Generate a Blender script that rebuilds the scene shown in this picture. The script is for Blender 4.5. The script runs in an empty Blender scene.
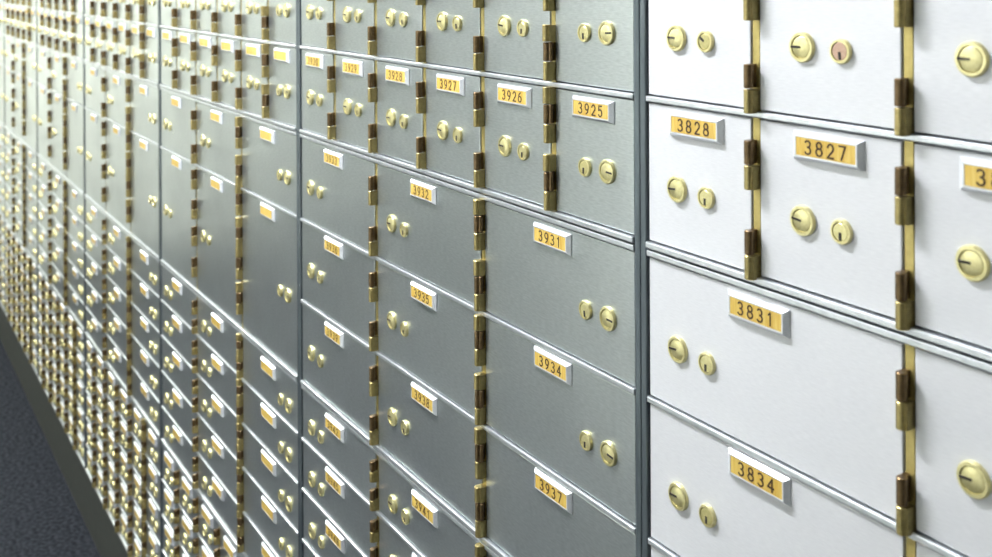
import bpy, math, random
from mathutils import Vector, Matrix
random.seed(7)
C = bpy.context.scene.collection
R = math.radians

# ------------------------------------------------------------------ camera
cd = bpy.data.cameras.new('camera'); cam = bpy.data.objects.new('camera', cd); C.objects.link(cam)
cam.location = (0, -0.5819, 1.50)
cam.rotation_euler = (Matrix.Rotation(R(57.49), 3, "Z") @ Matrix.Rotation(R(90), 3, "X") @ Matrix.Rotation(R(-0.26), 3, "Z")).to_euler()
cd.sensor_width = 36; cd.lens = 37.63
cd.shift_y = -0.3060; cd.shift_x = 0.0020
cd.clip_start = 0.02
cd.dof.use_dof = True
cd.dof.focus_distance = 1.0
cd.dof.aperture_fstop = 9.0
bpy.context.scene.camera = cam
# ------------------------------------------------------------------ world, exposure
w = bpy.data.worlds.new('world'); bpy.context.scene.world = w; w.use_nodes = True
w.node_tree.nodes['Background'].inputs[0].default_value = (0.8, 0.9, 1, 1)
w.node_tree.nodes['Background'].inputs[1].default_value = 0.05
vs = bpy.context.scene.view_settings
vs.view_transform = 'Standard'; vs.look = 'None'; vs.gamma = 1; vs.use_curve_mapping = False
vs.exposure = 0.32
# lamps: (x, y, strength) of the fluorescent ceiling fittings
LAMPS = [(-1.35, -0.60, 130.0, .34, .08), (-3.0, -0.95, 8.0, .59, .14), (-4.9, -0.95, 48.0, .59, .14)]
CEIL = 2.45
FAR_X = -5.85
OPP_Y = -1.65
BACK_X = 1.6

# ------------------------------------------------------------------ materials
def mat(name, col, rough=0.5, metal=0.0, spec=0.5, emit=None, es=0):
    m = bpy.data.materials.new(name); m.use_nodes = True
    b = m.node_tree.nodes['Principled BSDF']
    b.inputs['Base Color'].default_value = (*col, 1)
    b.inputs['Roughness'].default_value = rough
    b.inputs['Metallic'].default_value = metal
    b.inputs['Specular IOR Level'].default_value = spec
    if emit:
        b.inputs['Emission Color'].default_value = (*emit, 1)
        b.inputs['Emission Strength'].default_value = es
    return m, b, m.node_tree
def noisy(name, col, col2, scale, rough, metal, stretch=(1, 1, 1), bump=0.0, detail=4, rvar=0.0, obj_var=0.0, smudge=0.0):
    m, b, nt = mat(name, col, rough, metal)
    N, L = nt.nodes, nt.links
    g = N.new('ShaderNodeNewGeometry'); mp = N.new('ShaderNodeMapping'); mp.inputs['Scale'].default_value = stretch
    L.new(g.outputs['Position'], mp.inputs['Vector'])
    n = N.new('ShaderNodeTexNoise'); n.inputs['Scale'].default_value = scale; n.inputs['Detail'].default_value = detail
    L.new(mp.outputs[0], n.inputs['Vector'])
    cr = N.new('ShaderNodeMapRange'); cr.inputs[1].default_value = 0.3; cr.inputs[2].default_value = 0.7
    L.new(n.outputs[0], cr.inputs[0])
    mx = N.new('ShaderNodeMix'); mx.data_type = 'RGBA'
    mx.inputs[6].default_value = (*col, 1); mx.inputs[7].default_value = (*col2, 1)
    L.new(cr.outputs[0], mx.inputs[0])
    out = mx.outputs[2]
    if smudge:
        n2 = N.new('ShaderNodeTexNoise'); n2.inputs['Scale'].default_value = 9; n2.inputs['Detail'].default_value = 5
        L.new(g.outputs['Position'], n2.inputs['Vector'])
        r2 = N.new('ShaderNodeMapRange'); r2.inputs[1].default_value = 0.2; r2.inputs[2].default_value = 0.85
        r2.inputs[3].default_value = 1.0; r2.inputs[4].default_value = 1.0 - smudge
        L.new(n2.outputs[0], r2.inputs[0])
        h = N.new('ShaderNodeHueSaturation'); L.new(out, h.inputs['Color']); L.new(r2.outputs[0], h.inputs['Value'])
        out = h.outputs[0]
        r3 = N.new('ShaderNodeMapRange'); r3.inputs[1].default_value = 0.1; r3.inputs[2].default_value = 0.9
        r3.inputs[3].default_value = rough - 0.05; r3.inputs[4].default_value = rough + 0.07
        L.new(n2.outputs[0], r3.inputs[0]); L.new(r3.outputs[0], b.inputs['Roughness'])
    if obj_var:
        oi = N.new('ShaderNodeObjectInfo'); r4 = N.new('ShaderNodeMapRange')
        r4.inputs[3].default_value = 1 - obj_var; r4.inputs[4].default_value = 1 + obj_var
        L.new(oi.outputs['Random'], r4.inputs[0])
        h = N.new('ShaderNodeHueSaturation'); L.new(out, h.inputs['Color']); L.new(r4.outputs[0], h.inputs['Value'])
        out = h.outputs[0]
    L.new(out, b.inputs['Base Color'])
    if bump:
        bp = N.new('ShaderNodeBump'); bp.inputs['Strength'].default_value = bump; bp.inputs['Distance'].default_value = 0.0004
        L.new(n.outputs[0], bp.inputs['Height']); L.new(bp.outputs[0], b.inputs['Normal'])
    return m
M = {}
# dull older steel of most banks; the right-hand bank has a newer, paler satin finish
M['steel'] = noisy('brushed_steel', (0.56, 0.61, 0.615), (0.69, 0.74, 0.745), 260, 0.30, 0.90, (0.5, 1, 2.5), 0.02, 3, obj_var=0.05, smudge=0.16)
M['satin'] = noisy('satin_aluminium', (0.615, 0.625, 0.645), (0.68, 0.69, 0.71), 240, 0.48, 0.25, (0.6, 1, 5), 0.10, 3, obj_var=0.02, smudge=0.05)
M['rail'] = noisy('rail_metal', (0.62, 0.66, 0.69), (0.72, 0.75, 0.78), 120, 0.30, 0.8, (1, 1, 1), 0.0)
M['stile'] = noisy('stile_metal', (0.11, 0.135, 0.15), (0.16, 0.19, 0.205), 120, 0.35, 0.7, (1, 1, 0.1), 0.0)
M['gap'] = mat('dark_gap', (0.03, 0.035, 0.04), 0.7, 0.2)[0]
M['lock'] = noisy('pale_brass', (0.66, 0.60, 0.29), (0.78, 0.72, 0.39), 500, 0.32, 0.75)
M['plug_old'] = noisy('tarnished_brass', (0.42, 0.38, 0.15), (0.52, 0.47, 0.22), 500, 0.4, 0.4)
M['plug_red'] = noisy('coppery_plug', (0.45, 0.30, 0.22), (0.52, 0.36, 0.27), 500, 0.4, 0.4)
M['slot'] = mat('key_slot_dark', (0.02, 0.015, 0.012), 0.6)[0]
M['brass'] = noisy('aged_brass', (0.32, 0.26, 0.105), (0.43, 0.345, 0.14), 260, 0.34, 0.75)
M['bronze'] = noisy('dark_bronze', (0.115, 0.075, 0.035), (0.19, 0.125, 0.058), 260, 0.34, 0.75)
M['strip'] = noisy('brass_strip', (0.42, 0.34, 0.115), (0.51, 0.42, 0.155), 200, 0.35, 0.6)
M['plate'] = noisy('pewter_plate', (0.70, 0.73, 0.77), (0.78, 0.8, 0.84), 300, 0.28, 0.55)
M['insert'] = noisy('golden_insert', (0.55, 0.335, 0.045), (0.68, 0.51, 0.14), 330, 0.4, 0.1, (1.6, 1, 0.12))
M['ink'] = mat('engraved_ink', (0.05, 0.022, 0.006), 0.6)[0]
M['plinth'] = noisy('plinth_paint', (0.050, 0.055, 0.048), (0.062, 0.067, 0.058), 40, 0.55, 0.1)
M['carpet'] = noisy('carpet', (0.002, 0.003, 0.006), (0.032, 0.036, 0.044), 90, 0.95, 0.0, bump=0.6, detail=6)
M['carpet'].node_tree.nodes['Principled BSDF'].inputs['Specular IOR Level'].default_value = 0.1
M['wall'] = noisy('painted_wall', (0.78, 0.79, 0.74), (0.80, 0.81, 0.76), 8, 0.7, 0.0)
M['wall_far'] = noisy('painted_end_wall', (0.86, 0.88, 0.80), (0.88, 0.90, 0.82), 8, 0.7, 0.0)
M['ceil'] = noisy('ceiling_paint', (0.80, 0.81, 0.79), (0.83, 0.84, 0.82), 8, 0.8, 0.0)
M['dark_wall'] = noisy('grey_green_panel', (0.055, 0.065, 0.058), (0.075, 0.085, 0.078), 8, 0.6, 0.0)
M['lamp_body'] = mat('lamp_body', (0.8, 0.8, 0.8), 0.5)[0]

# ------------------------------------------------------------------ mesh helpers
class MB:
    def __init__(s): s.v = []; s.f = []; s.m = []
    def add(s, vs, fs, mi=0):
        o = len(s.v); s.v += [tuple(v) for v in vs]; s.f += [tuple(i + o for i in f) for f in fs]; s.m += [mi] * len(fs)
    def box(s, x0, x1, y0, y1, z0, z1, mi=0):
        vs = [(x, y, z) for x in (x0, x1) for y in (y0, y1) for z in (z0, z1)]
        s.add(vs, [(0, 1, 3, 2), (4, 6, 7, 5), (0, 4, 5, 1), (2, 3, 7, 6), (0, 2, 6, 4), (1, 5, 7, 3)], mi)
    def bevbox(s, x0, x1, yf, yb, z0, z1, b, mi=0):
        """slab whose front (yf, toward -y) edge is chamfered by b"""
        r = []
        for (y, i) in ((yb, 0), (yf + b, 0), (yf + b * 0.3, b * 0.3), (yf, b)):
            r.append([(x0 + i, y, z0 + i), (x1 - i, y, z0 + i), (x1 - i, y, z1 - i), (x0 + i, y, z1 - i)])
        vs = [p for q in r for p in q]; fs = [(0, 3, 2, 1), (12, 13, 14, 15)]
        for k in range(3):
            for j in range(4):
                a = 4 * k + j; c = 4 * k + (j + 1) % 4
                fs.append((a, c, c + 4, a + 4))
        s.add(vs, fs, mi)
    def lathe(s, prof, n=32, mi=0, cx=0, cz=0, close=True):
        """profile of (radius, y) around the y axis"""
        vs = []; fs = []
        for (r, y) in prof:
            for k in range(n):
                a = 2 * math.pi * k / n
                vs.append((cx + r * math.cos(a), y, cz + r * math.sin(a)))
        for i in range(len(prof) - 1):
            for k in range(n):
                a = i * n + k; b = i * n + (k + 1) % n
                fs.append((a, b, b + n, a + n))
        fs.append(tuple((len(prof) - 1) * n + k for k in range(n)))
        if close: fs.append(tuple(range(n))[::-1])
        s.add(vs, fs, mi)
    def barrel(s, cx, cy, r, z0, z1, n=16, mi=0, b=0.0006):
        """vertical cylinder with softened ends"""
        vs = []; fs = []
        pr = [(r - b, z0), (r, z0 + b), (r, z1 - b), (r - b, z1)]
        for (q, z) in pr:
            for k in range(n):
                a = 2 * math.pi * (k + .5) / n
                vs.append((cx + q * math.cos(a), cy + q * math.sin(a), z))
        for i in range(3):
            for k in range(n):
                a = i * n + k; c = i * n + (k + 1) % n
                fs.append((a, c, c + n, a + n))
        fs.append(tuple(range(n))[::-1]); fs.append(tuple(3 * n + k for k in range(n)))
        s.add(vs, fs, mi)
    def mesh(s, name, mats, smooth=False):
        me = bpy.data.meshes.new(name); me.from_pydata(s.v, [], s.f)
        for m in (mats if isinstance(mats, (list, tuple)) else [mats]): me.materials.append(m)
        for p, i in zip(me.polygons, s.m): p.material_index = i
        me.validate(); me.update()
        import bmesh
        bm = bmesh.new(); bm.from_mesh(me); bmesh.ops.recalc_face_normals(bm, faces=bm.faces); bm.to_mesh(me); bm.free()
        if smooth:
            for p in me.polygons: p.use_smooth = True
            me.set_sharp_from_angle(angle=R(35))
        return me
def link(name, me, parent=None, loc=(0, 0, 0)):
    o = bpy.data.objects.new(name, me); C.objects.link(o); o.location = loc
    if parent: o.parent = parent
    return o
def tag(o, label=None, cat=None, group=None, kind=None):
    if label: o['label'] = label
    if cat: o['category'] = cat
    if group: o['group'] = group
    if kind: o['kind'] = kind
    return o
def slab(name, x0, x1, y0, y1, z0, z1, m, kind='structure'):
    b = MB(); b.box(x0, x1, y0, y1, z0, z1)
    o = link(name, b.mesh(name, m)); o['kind'] = kind; return o

# ------------------------------------------------------------------ room shell
slab('floor', FAR_X - .2, BACK_X + .2, OPP_Y - .2, 0.45, -0.1, 0.0, M['carpet'])
slab('ceiling', FAR_X - .2, BACK_X + .2, OPP_Y - .2, 0.45, CEIL, CEIL + .1, M['ceil'])
slab('wall_back', BACK_X, BACK_X + .1, OPP_Y - .1, 0.45, 0, CEIL, M['dark_wall'])
slab('wall_far', FAR_X - .1, FAR_X, OPP_Y - .1, 0.45, 0, CEIL, M['wall_far'])
slab('wall_right', FAR_X, BACK_X, 0.36, 0.45, 0, CEIL, M['wall'])
slab('wall_left', FAR_X, BACK_X, OPP_Y - .1, OPP_Y, 0, CEIL, M['wall'])
# dark panelling on the far stretch of the opposite wall
slab('trim_1', FAR_X + .01, -2.7, OPP_Y, OPP_Y + .03, 0, 2.1, M['dark_wall'])

for i, (lx, ly, st, lw, ld) in enumerate(LAMPS):
    t = bpy.data.objects.new('ceiling_light', None); C.objects.link(t); t.location = (lx, ly, CEIL)
    tag(t, ['white fluorescent ceiling fitting nearest the viewer', 'white fluorescent ceiling fitting halfway along the aisle',
            'white fluorescent ceiling fitting at the far end of the aisle'][i], 'ceiling light', 'ceiling fittings over the aisle')
    b = MB(); b.box(-lw - .03, lw + .03, -ld - .03, ld + .03, -.05, 0); link('housing', b.mesh('housing', M['lamp_body']), t)
    b = MB(); b.box(-lw, lw, -ld, ld, -.062, -.0505)
    link('diffuser', b.mesh('diffuser', mat('lamp_diffuser', (.9, .9, .9), .5, emit=[(0.93, 0.945, 1.0), (0.97, 1.0, 0.97), (1.0, 1.0, 0.94)][i], es=st)[0]), t)

# a small recessed downlight close to the wall of boxes rakes across the second and third banks
for i, (lx, ly, st) in enumerate(((-3.4, -0.40, 900.0),)):
    t = bpy.data.objects.new('downlight', None); C.objects.link(t); t.location = (lx, ly, CEIL)
    tag(t, 'small round ceiling downlight close to the wall of boxes', 'ceiling light')
    b = MB()
    n = 24; ri = [(.075 * math.cos(2 * math.pi * k / n), .075 * math.sin(2 * math.pi * k / n)) for k in range(n)]
    b.add([(x, y, -.006) for x, y in ri] + [(x, y, 0) for x, y in ri], [tuple(range(n)), tuple(range(n, 2 * n))[::-1]] + [(k, (k + 1) % n, n + (k + 1) % n, n + k) for k in range(n)])
    link('trim_ring', b.mesh('trim_ring', M['lamp_body']), t)
    b = MB(); ri = [(.055 * math.cos(2 * math.pi * k / n), .055 * math.sin(2 * math.pi * k / n)) for k in range(n)]
    b.add([(x, y, -.0105) for x, y in ri] + [(x, y, -.0065) for x, y in ri], [tuple(range(n)), tuple(range(n, 2 * n))[::-1]] + [(k, (k + 1) % n, n + (k + 1) % n, n + k) for k in range(n)])
    link('bulb_face', b.mesh('bulb_face', mat('bulb_glow', (.9, .9, .9), .5, emit=(1, .98, .94), es=st)[0]), t)

# ------------------------------------------------------------------ layout numbers
U0, STEP = 0.6802, 0.7824
ADJ = {1: .0095, 2: .014, 3: .012, 4: .010}
def ex(k): return -(U0 + STEP * k - ADJ.get(k, 0))             # x of the divider at the right side of bank k
CW = STEP / 6
def zv(v): return 1.5 - 0.6902 * v
A = [-0.032, 0.1524, 0.3366]
B3 = [0.3366, 0.521, 0.695, 0.873]
B2 = [0.3366, 0.521, 0.873]
CC = [0.873, 0.990, 1.098, 1.206, 1.314, 1.420]
DD = [1.420, 1.537, 1.646, 1.753, 1.860, 1.965]
ST = 0.0085      # half divider
TH = 0.0061      # rail of one nest (half of the double bar)
TN = 0.0024      # half of a thin bar
GP = 0.0013      # dark gap round a door
SS = 0.0033      # half brass strip

# ------------------------------------------------------------------ shared part meshes
def lock_mesh(r, h):
    b = MB()
    b.lathe([(r, 0.0), (r, -h * .6), (r * .93, -h), (r * .76, -h * 1.02), (r * .73, -h * .45)], 36)
    return b.mesh('lock', M['lock'], True)
def plug_mesh(r, h, m):
    b = MB()
    b.lathe([(r * .70, -h * .4), (r * .70, -h * .80), (r * .65, -h * .92)], 28)
    return b.mesh('plug', m, True)
def slot_mesh(x0, x1, z0, z1, y):
    b = MB(); b.box(x0, x1, y, y + .0012, z0, z1); return b.mesh('key_slot', M['slot'])
RB, RS, HL = 0.0110, 0.0088, 0.0029
me_lockB = lock_mesh(RB, HL); me_lockS = lock_mesh(RS, HL)
me_plugB = plug_mesh(RB, HL, M['lock']); me_plugS = plug_mesh(RS, HL, M['lock'])
me_plugO = plug_mesh(RS, HL, M['plug_old']); me_plugR = plug_mesh(RS, HL, M['plug_red'])
me_slotL = slot_mesh(-.0086, -.0002, -.0008, .0008, -HL * 1.06)
me_slotR = slot_mesh(.0002, .0086, -.0008, .0008, -HL * 1.06)
me_slotV = slot_mesh(-.0010, .0010, -.0058, -.0004, -HL * 1.06)
# distant locks: a ring with its plug and slot in one mesh
def far_lock(r, slot):
    b = MB(); h = HL
    b.lathe([(r, 0.0), (r, -h * .6), (r * .93, -h), (r * .76, -h * 1.02), (r * .73, -h * .72)], 16)
    b.box(*slot, mi=1); return b.mesh('lock_far', [M['lock'], M['slot']], True)
me_fB = far_lock(RB, (-.0086, -.0002, -HL * 1.04, -HL * .6, -.0008, .0008))
me_fS = far_lock(RS, (-.0010, .0010, -HL * 1.04, -HL * .6, -.0058, -.0004))
# number plate: bevelled pewter frame with a golden insert
PW, PH, PT = 0.0605, 0.0200, 0.0043
def plate_mesh():
    b = MB(); rings = []
    for (ix, iz, y) in ((0, 0, 0), (0, 0, -.0012), (  .0034, .0024, -PT), (.0046, .0034, -PT), (.0048, .0036, -PT + .0008), ):
        rings.append([(-PW / 2 + ix, y, -PH / 2 + iz), (PW / 2 - ix, y, -PH / 2 + iz), (PW / 2 - ix, y, PH / 2 - iz), (-PW / 2 + ix, y, PH / 2 - iz)])
    vs = [p for r in rings for p in r]; fs = [(0, 3, 2, 1), (16, 17, 18, 19)]
    for k in range(4):
        for j in range(4):
            a = 4 * k + j; c = 4 * k + (j + 1) % 4; fs.append((a, c, c + 4, a + 4))
    b.add(vs, fs); return b.mesh('number_plate', M['plate'])
me_plate = plate_mesh()
def insert_mesh():
    b = MB(); b.box(-PW / 2 + .0049, PW / 2 - .0049, -PT + .0002, -PT + .0007, -PH / 2 + .0037, PH / 2 - .0037)
    return b.mesh('insert', M['insert'])
me_insert = insert_mesh()
# stroke digits
def arc(cx, cz, rx, rz, a0, a1, n=10):
    return [(cx + rx * math.cos(R(a0 + (a1 - a0) * i / n)), cz + rz * math.sin(R(a0 + (a1 - a0) * i / n))) for i in range(n + 1)]
DG = {
 '0': [arc(.5, .5, .42, .5, 90, 450, 20)],
 '1': [[(.25, .8), (.55, 1), (.55, 0)]],
 '2': [arc(.5, .7, .38, .3, 170, -30, 10) + [(.1, 0), (.92, 0)]],
 '3': [arc(.47, .76, .36, .24, 150, -90, 10) , arc(.47, .26, .42, .26, 90, -150, 10)],
 '4': [[(.72, 0), (.72, 1), (.05, .3), (.98, .3)]],
 '5': [[(.85, 1), (.2, 1), (.14, .55)] + arc(.47, .32, .4, .32, 120, -150, 12)],
 '6': [arc(.5, .3, .4, .3, 90, 450, 16), [(.12, .38), (.3, .8), (.7, 1)]],
 '7': [[(.08, 1), (.92, 1), (.38, 0)]],
 '8': [arc(.5, .76, .34, .24, 90, 450, 14), arc(.5, .26, .41, .26, 90, 450, 16)],
 '9': [arc(.5, .7, .4, .3, 90, 450, 16), [(.88, .62), (.7, .2), (.3, 0)]],
}
def number_mesh(txt):
    b = MB(); H = .0093; W = .0062; P = .0098; t = .00078; y0, y1 = -PT - .0001, -PT + .0004
    x = -(P * 3 + W) / 2
    for ch in txt:
        for pl in DG[ch]:
            pts = [(x + p[0] * W, (p[1] - .5) * H) for p in pl]
            for i in range(len(pts) - 1):
                (ax, az), (bx, bz) = pts[i], pts[i + 1]
                dx, dz = bx - ax, bz - az; L = math.hypot(dx, dz)
                if L < 1e-7: continue
                ux, uz = dx / L * t * .5, dz / L * t * .5; nx, nz = -uz * 2 * .8, ux * 2 * .8
                q = [(ax - ux - nx, az - uz - nz), (bx + ux - nx, bz + uz - nz), (bx + ux + nx, bz + uz + nz), (ax - ux + nx, az - uz + nz)]
                vs = [(p[0], y0 - i * 1e-6, p[1]) for p in q] + [(p[0], y1, p[1]) for p in q]
                b.add(vs, [(0, 1, 2, 3), (0, 4, 5, 1), (1, 5, 6, 2), (2, 6, 7, 3), (3, 7, 4, 0)])
        x += P
    return b.mesh('digits_' + txt, M['ink'])
# hinges: origin at the strip centre line on the wall plane
HR = 0.0037
def hinge_build(up, lo, hk, n, mi):
    up.barrel(-.0006, -.0064, HR, .0004, hk, n); up.box(-.0037, .0002, -.0062, .0025, .0006, hk - .0002)
    lo.barrel(-.0006, -.0064, HR, -hk, -.0004, n, mi=mi); lo.box(-.0036, .0036, -.0068, .0025, -hk + .0002, -.0006, mi=mi)
def hinge_meshes(h):
    up, lo = MB(), MB(); hinge_build(up, lo, h / 2 - .0004, 18, 0)
    return up.mesh('knuckle_upper', M['bronze'], True), lo.mesh('knuckle_lower', M['brass'], True)
def hinge_far(h):
    b = MB(); hinge_build(b, b, h / 2 - .0004, 10, 1)
    return b.mesh('hinge_far', [M['bronze'], M['brass']], True)
def hinge_left(h):
    """hinge of a door hung on its left side: broad top knuckle and a short pin below it"""
    hk = h / 2
    b = MB(); b.barrel(-.0008, -.0066, HR + .0004, hk + .0004, hk * 1.88, 14); b.box(-.0045, .0044, -.0070, .0025, hk + .0006, hk * 1.86)
    b.barrel(.0040, -.0050, .0022, .0006, hk, 10, mi=1)
    return b.mesh('hinge_left', [M['brass'], M['bronze']], True)
HBIG, HSMALL = 0.0375, 0.0270
HM = {h: (*hinge_meshes(h), hinge_far(h), hinge_left(h), hinge_left(h)) for h in (HBIG, HSMALL, 0.0300)}
_door = {}
def door_mesh(wd, h, m):
    k = (round(wd, 5), round(h, 5), m.name)
    if k not in _door:
        b = MB(); b.bevbox(-wd / 2, wd / 2, 0, .012, -h / 2, h / 2, .0009); _door[k] = b.mesh('door', m)
    return _door[k]

def box_thing(x0, x1, zt, zb, label, group, mirrored, fr, hh, m, near, number=None, plate=True, first=False, cell=None):
    """x0..x1, zt..zb: the door slab; fr: hinge heights as fractions of the row"""
    cx, cz = (x0 + x1) / 2, (zt + zb) / 2
    t = bpy.data.objects.new('safe_deposit_box', None); C.objects.link(t); t.location = (cx, 0, zb)
    tag(t, label, 'deposit box', group)
    H = zt - zb; W = x1 - x0; x0c, x1c = cell
    link('door', door_mesh(W, H, m), t, (0, 0, H / 2))
    if plate:
        pz = H - (.0135 if W < .16 or first else .0115)
        p = link('number_plate', me_plate, t, ((x0c + x1c) / 2 - cx + (.0025 if m is M['satin'] else -.001), 0, pz))
        i = link('insert', me_insert, p)
        i['label'] = 'golden yellow plate insert'
        if number:
            nm = link('number', number_mesh(number), i); nm['label'] = 'engraved number ' + number
    xb = (x1c - cx - .0450) if mirrored else (x0c - cx + .0455)
    xs = (x1c - cx - .0775) if mirrored else (x0c - cx + .0792)
    lz = .0492
    if H > .2: lz = .1095
    if H < .08: lz = .026 if W > .16 else .022
    for kind, xx, zz in (('big', xb, lz), ('small', xs, lz - .001)):
        if near:
            l = link('lock', me_lockB if kind == 'big' else me_lockS, t, (xx, 0, zz))
            l['label'] = 'larger round brass lock' if kind == 'big' else 'smaller round brass lock'
            if kind == 'big':
                pg = link('plug', me_plugB, l); link('key_slot', me_slotR if mirrored else me_slotL, pg)
                pg.rotation_euler[1] = R(random.choice([0, 0, 3, 6, -4]))
            else:
                r = random.random()
                pg = link('plug', me_plugO if r < .25 else me_plugS, l); link('key_slot', me_slotV, pg)
                pg.rotation_euler[1] = R(random.choice([0, 0, 0, 5, -6]))
            t['small_plug'] = 1
            if kind == 'small': small = pg
        else:
            l = link('lock', me_fB if kind == 'big' else me_fS, t, (xx, 0, zz))
            if mirrored and kind == 'big': l.rotation_euler[1] = R(180)
    if 'small_plug' in t: del t['small_plug']
    hx = (-W / 2 - SS - GP) if mirrored else (W / 2 + SS + GP)
    for f in fr:
        z = H * (1 - f)
        hm = HM[hh]
        if mirrored:
            link('hinge', hm[3], t, (hx, 0, z))
        elif near:
            h = link('hinge', hm[0], t, (hx, 0, z)); h['label'] = 'brown bronze hinge knuckle pair'
            k = link('lower_knuckle', hm[1], h); k['label'] = 'lighter brass lower knuckle'
        else:
            link('hinge', hm[2], t, (hx, 0, z))
    return (t, small) if near else (t, None)

# ------------------------------------------------------------------ banks
ORD = ['first', 'second', 'third', 'fourth', 'fifth', 'sixth', 'seventh']
BANK = ['pale bank at right', 'second bank from right', 'third bank from right', 'fourth bank from right',
        'fifth bank from right', 'sixth bank from right', 'last bank at left edge']
COL3 = ['left column', 'middle column', 'right column']
def section(bank, k, rows, ncols, kind, col_range, row_range, mats, near, numbers):
    """rows: v values from thick rail to thick rail"""
    xl, xr = ex(k), ex(k - 1) if False else ex(k - 1)
    xl = ex(k + 1); xr = ex(k)
    w = (xr - xl) / ncols
    n = len(rows) - 1
    for r in row_range:
        zt = zv(rows[r]) - (TH if r == 0 else TN) - GP
        zb = zv(rows[r + 1]) + (TH if r == n - 1 else TN) + GP
        if kind == 'A' and r == 0: zt = zv(rows[0]) - TN - GP
        for c in col_range:
            x0 = xl + w * c + (ST if c == 0 else SS) + GP
            x1 = xl + w * (c + 1) - (ST if c == ncols - 1 else SS) - GP
            mir = c == ncols - 1
            num = numbers.get((kind, r, c)) if numbers else None
            bn = BANK[bank]
            if bank == 0 and kind == 'A':
                lab = '%s square deposit box%s, %s of the pale right bank' % (['upper row', 'lower row'][r], '' if r == 0 or c == 2 else ' numbered ' + num, ['first from left', 'second from left', 'cut off by the right edge,'][c])
            elif bank == 0:
                lab = '%s wide deposit box of the pale right bank%s' % (['top', 'middle', 'bottom'][r], [', at its left edge' + ('' if r == 2 else ', numbered ' + num), ', cut off by the right edge'][c])
            elif bank == 1 and kind == 'A':
                lab = 'square steel deposit box%s, %s row, %s from left, second bank from right' % ('' if r == 0 else ' ' + num, ['upper', 'lower'][r], ORD[c])
            elif bank == 1 and kind == 'B':
                lab = 'wide steel deposit box numbered %s, %s row of three, %s, second bank from right' % (num, ['top', 'middle', 'lower'][r], COL3[c])
            elif kind == 'A':
                lab = 'square steel deposit box, %s row, %s from left, %s' % (['upper', 'lower'][r], ORD[c], bn)
            elif kind == 'B':
                if n == 2: lab = '%s, %s, %s' % (['wide steel deposit box above a tall one', 'tall steel deposit box with four hinges'][r], COL3[c], bn)
                else: lab = 'wide steel deposit box, %s row of three, %s, %s' % (['top', 'middle', 'lower'][r], COL3[c], bn)
            elif kind == 'C':
                lab = 'low wide steel deposit box, row %s of five, %s, %s' % (['one', 'two', 'three', 'four', 'five'][r], COL3[c], bn)
            else:
                lab = 'smallest steel deposit box, row %s of five, %s from left, %s' % (['one', 'two', 'three', 'four', 'five'][r], ORD[c], bn)
            grp = {'A': 'square deposit boxes', 'B': 'large deposit boxes', 'C': 'low wide deposit boxes', 'D': 'smallest deposit boxes'}[kind] + ', ' + bn
            tall = (zt - zb) > .2
            fr = (.10, .345, .565, .82) if tall else ((.29, .868 if bank == 0 else .845) if kind in 'AB' else (.29, .81))
            hh = HBIG if kind in 'AB' else HSMALL
            t, small = box_thing(x0, x1, zt, zb, lab, grp, mir, fr, hh, mats, near,
                      number=num if (num and num[0] != '^') else None, plate=True, first=(r == 0), cell=(xl + w * c, xl + w * (c + 1)))
            if bank == 0 and kind == 'A' and near:
                if (r, c) == (0, 1): small.data = me_plugR
                if (r, c) == (0, 0): small.data = me_plugO; small.rotation_euler[1] = R(125)
                if (r, c) in ((1, 0), (1, 1)): small.data = me_plugS
            if bank == 0 and kind == 'B' and near:
                small.data = me_plugO if r == 1 else me_plugS

def frame(bank, k, B, full_d, holes):
    xl, xr = ex(k + 1), ex(k)
    t = bpy.data.objects.new('cabinet_frame', None); C.objects.link(t); t.location = (xl, 0, zv(DD[-1]))
    tag(t, 'metal frame with rails and brass strips of the ' + BANK[bank], 'cabinet frame', 'frames of the deposit box banks')
    ox, oz = xl, zv(DD[-1])
    mrail, mstile = M['rail'], M['stile']
    y1 = .004
    # stiles
    for (a, b_) in ((xl, xl + ST - .0008), (xr - ST + .0008, xr)):
        m_ = MB(); m_.bevbox(a - ox + .0004, b_ - ox - .0004, -.0018, .30, 0, zv(A[0]) - oz, .0012)
        link('stile', m_.mesh('stile', mstile), t)
    def rail(v, hz0, hz1, proud=.0024):
        m_ = MB(); z = zv(v)
        m_.bevbox(xl - ox + ST, xr - ox - ST, -proud, .02, z - hz0 - oz, z + hz1 - oz, .0010)
        link('rail', m_.mesh('rail', mrail), t)
    seq = [A, B, CC, DD]
    for s in seq:
        for i, v in enumerate(s):
            if i == 0: rail(v, TH if s is not A else TN, -.0008 if s is not A else TN)
            elif i == len(s) - 1: rail(v, -.0008 if s is not DD else 0.0, TH, .0034)
            else: rail(v, TN, TN)
    # brass strips between columns
    def strip(x, v0, v1):
        m_ = MB(); m_.box(x - SS - ox, x + SS - ox, .0012, .0030, zv(v1) + TH - oz, zv(v0) - TH - oz)
        link('brass_strip', m_.mesh('brass_strip', M['strip']), t)
    w = (xr - xl)
    for s, n in ((A, 6), (B, 3), (CC, 3), (DD, 6)):
        for c in range(1, n): strip(xl + w * c / n, s[0], s[-1])
    # dark carcass behind the doors
    m_ = MB(); m_.box(ST, w - ST, .0125, .30, 0, zv(A[0]) - oz); link('carcass', m_.mesh('carcass', M['gap']), t)
    for h in holes:   # blank steel where no boxes are fitted
        v0, v1, c0, c1 = h
        m_ = MB(); m_.bevbox(w * c0 + ST + GP, w * c1 - ST - GP, 0, .012, zv(v1) + TH - oz, zv(v0) - TH - oz, .001)
        link('blank_panel', m_.mesh('blank_panel', M['steel']), t)

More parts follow.
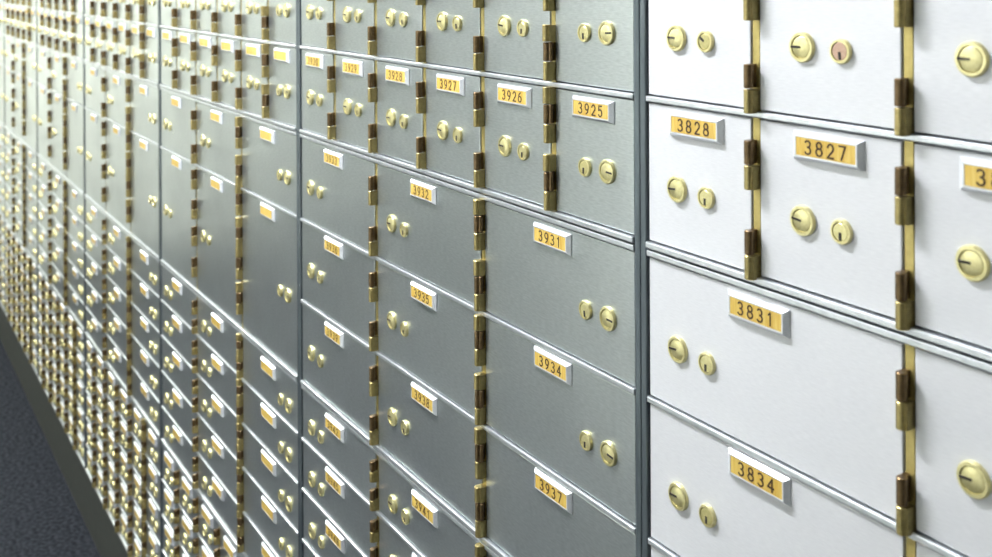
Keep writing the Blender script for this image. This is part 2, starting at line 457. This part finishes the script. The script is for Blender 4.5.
nums1 = {('A', 0, 0): '^3828', ('A', 0, 1): '^3827', ('A', 0, 2): '^3826', ('A', 1, 0): '3828', ('A', 1, 1): '3827', ('A', 1, 2): '3826',
         ('B', 0, 0): '3831', ('B', 0, 1): '3830', ('B', 1, 0): '3834', ('B', 1, 1): '3833', ('B', 2, 0): '3837', ('B', 2, 1): '3836'}
nums2 = {}
for c in range(6): nums2[('A', 1, c)] = str(3930 - c); nums2[('A', 0, c)] = '^' + str(3930 - c)
for r in range(3):
    for c in range(3): nums2[('B', r, c)] = str(3933 + 3 * r - c)
for r in range(5):
    for c in range(3): nums2[('C', r, c)] = str(3942 + 3 * r - c)
# the pale right-hand bank
frame(0, -1, B3, True, [(CC[0], CC[-1], 0, 1), (DD[0], DD[-1], 0, 1), (A[0], A[-1], .5, 1), (B3[0], B3[-1], .667, 1)])
section(0, -1, A, 6, 'A', range(3), range(2), M['satin'], True, nums1)
section(0, -1, B3, 3, 'B', range(2), range(3), M['satin'], True, nums1)
# second bank
frame(1, 0, B3, True, [(DD[0], DD[-1], 0, 1)])
section(1, 0, A, 6, 'A', range(6), range(2), M['steel'], True, nums2)
section(1, 0, B3, 3, 'B', range(3), range(3), M['steel'], True, nums2)
section(1, 0, CC, 3, 'C', range(3), range(5), M['steel'], True, nums2)
# third to sixth banks
for bank, k in ((2, 1), (3, 2), (4, 3), (5, 4)):
    near = bank == 2
    frame(bank, k, B2, True, [])
    section(bank, k, A, 6, 'A', range(6), range(2), M['steel'], near, None)
    section(bank, k, B2, 3, 'B', range(3), range(2), M['steel'], near, None)
    section(bank, k, CC, 3, 'C', range(3), range(5), M['steel'], near, None)
    section(bank, k, DD, 6, 'D', range(6), range(5), M['steel'], False, None)
# last bank, of which only the nearest column shows
frame(6, 5, B2, True, [(A[0], A[-1], 0, .8333), (B2[0], B2[-1], 0, .6667), (CC[0], CC[-1], 0, .6667), (DD[0], DD[-1], 0, .8333)])
section(6, 5, A, 6, 'A', [5], range(2), M['steel'], False, None)
section(6, 5, B2, 3, 'B', [2], range(2), M['steel'], False, None)
section(6, 5, CC, 3, 'C', [2], range(5), M['steel'], False, None)
section(6, 5, DD, 6, 'D', [5], range(5), M['steel'], False, None)

# plinth below and plain wall above the banks
slab('baseboard_right', FAR_X + .01, ex(-1), -.004, .30, 0, zv(DD[-1]) - .0005, M['plinth'])
slab('trim_2', FAR_X + .01, ex(-1), 0.0, .30, zv(A[0]) + TN + .0005, CEIL - .001, M['wall'])
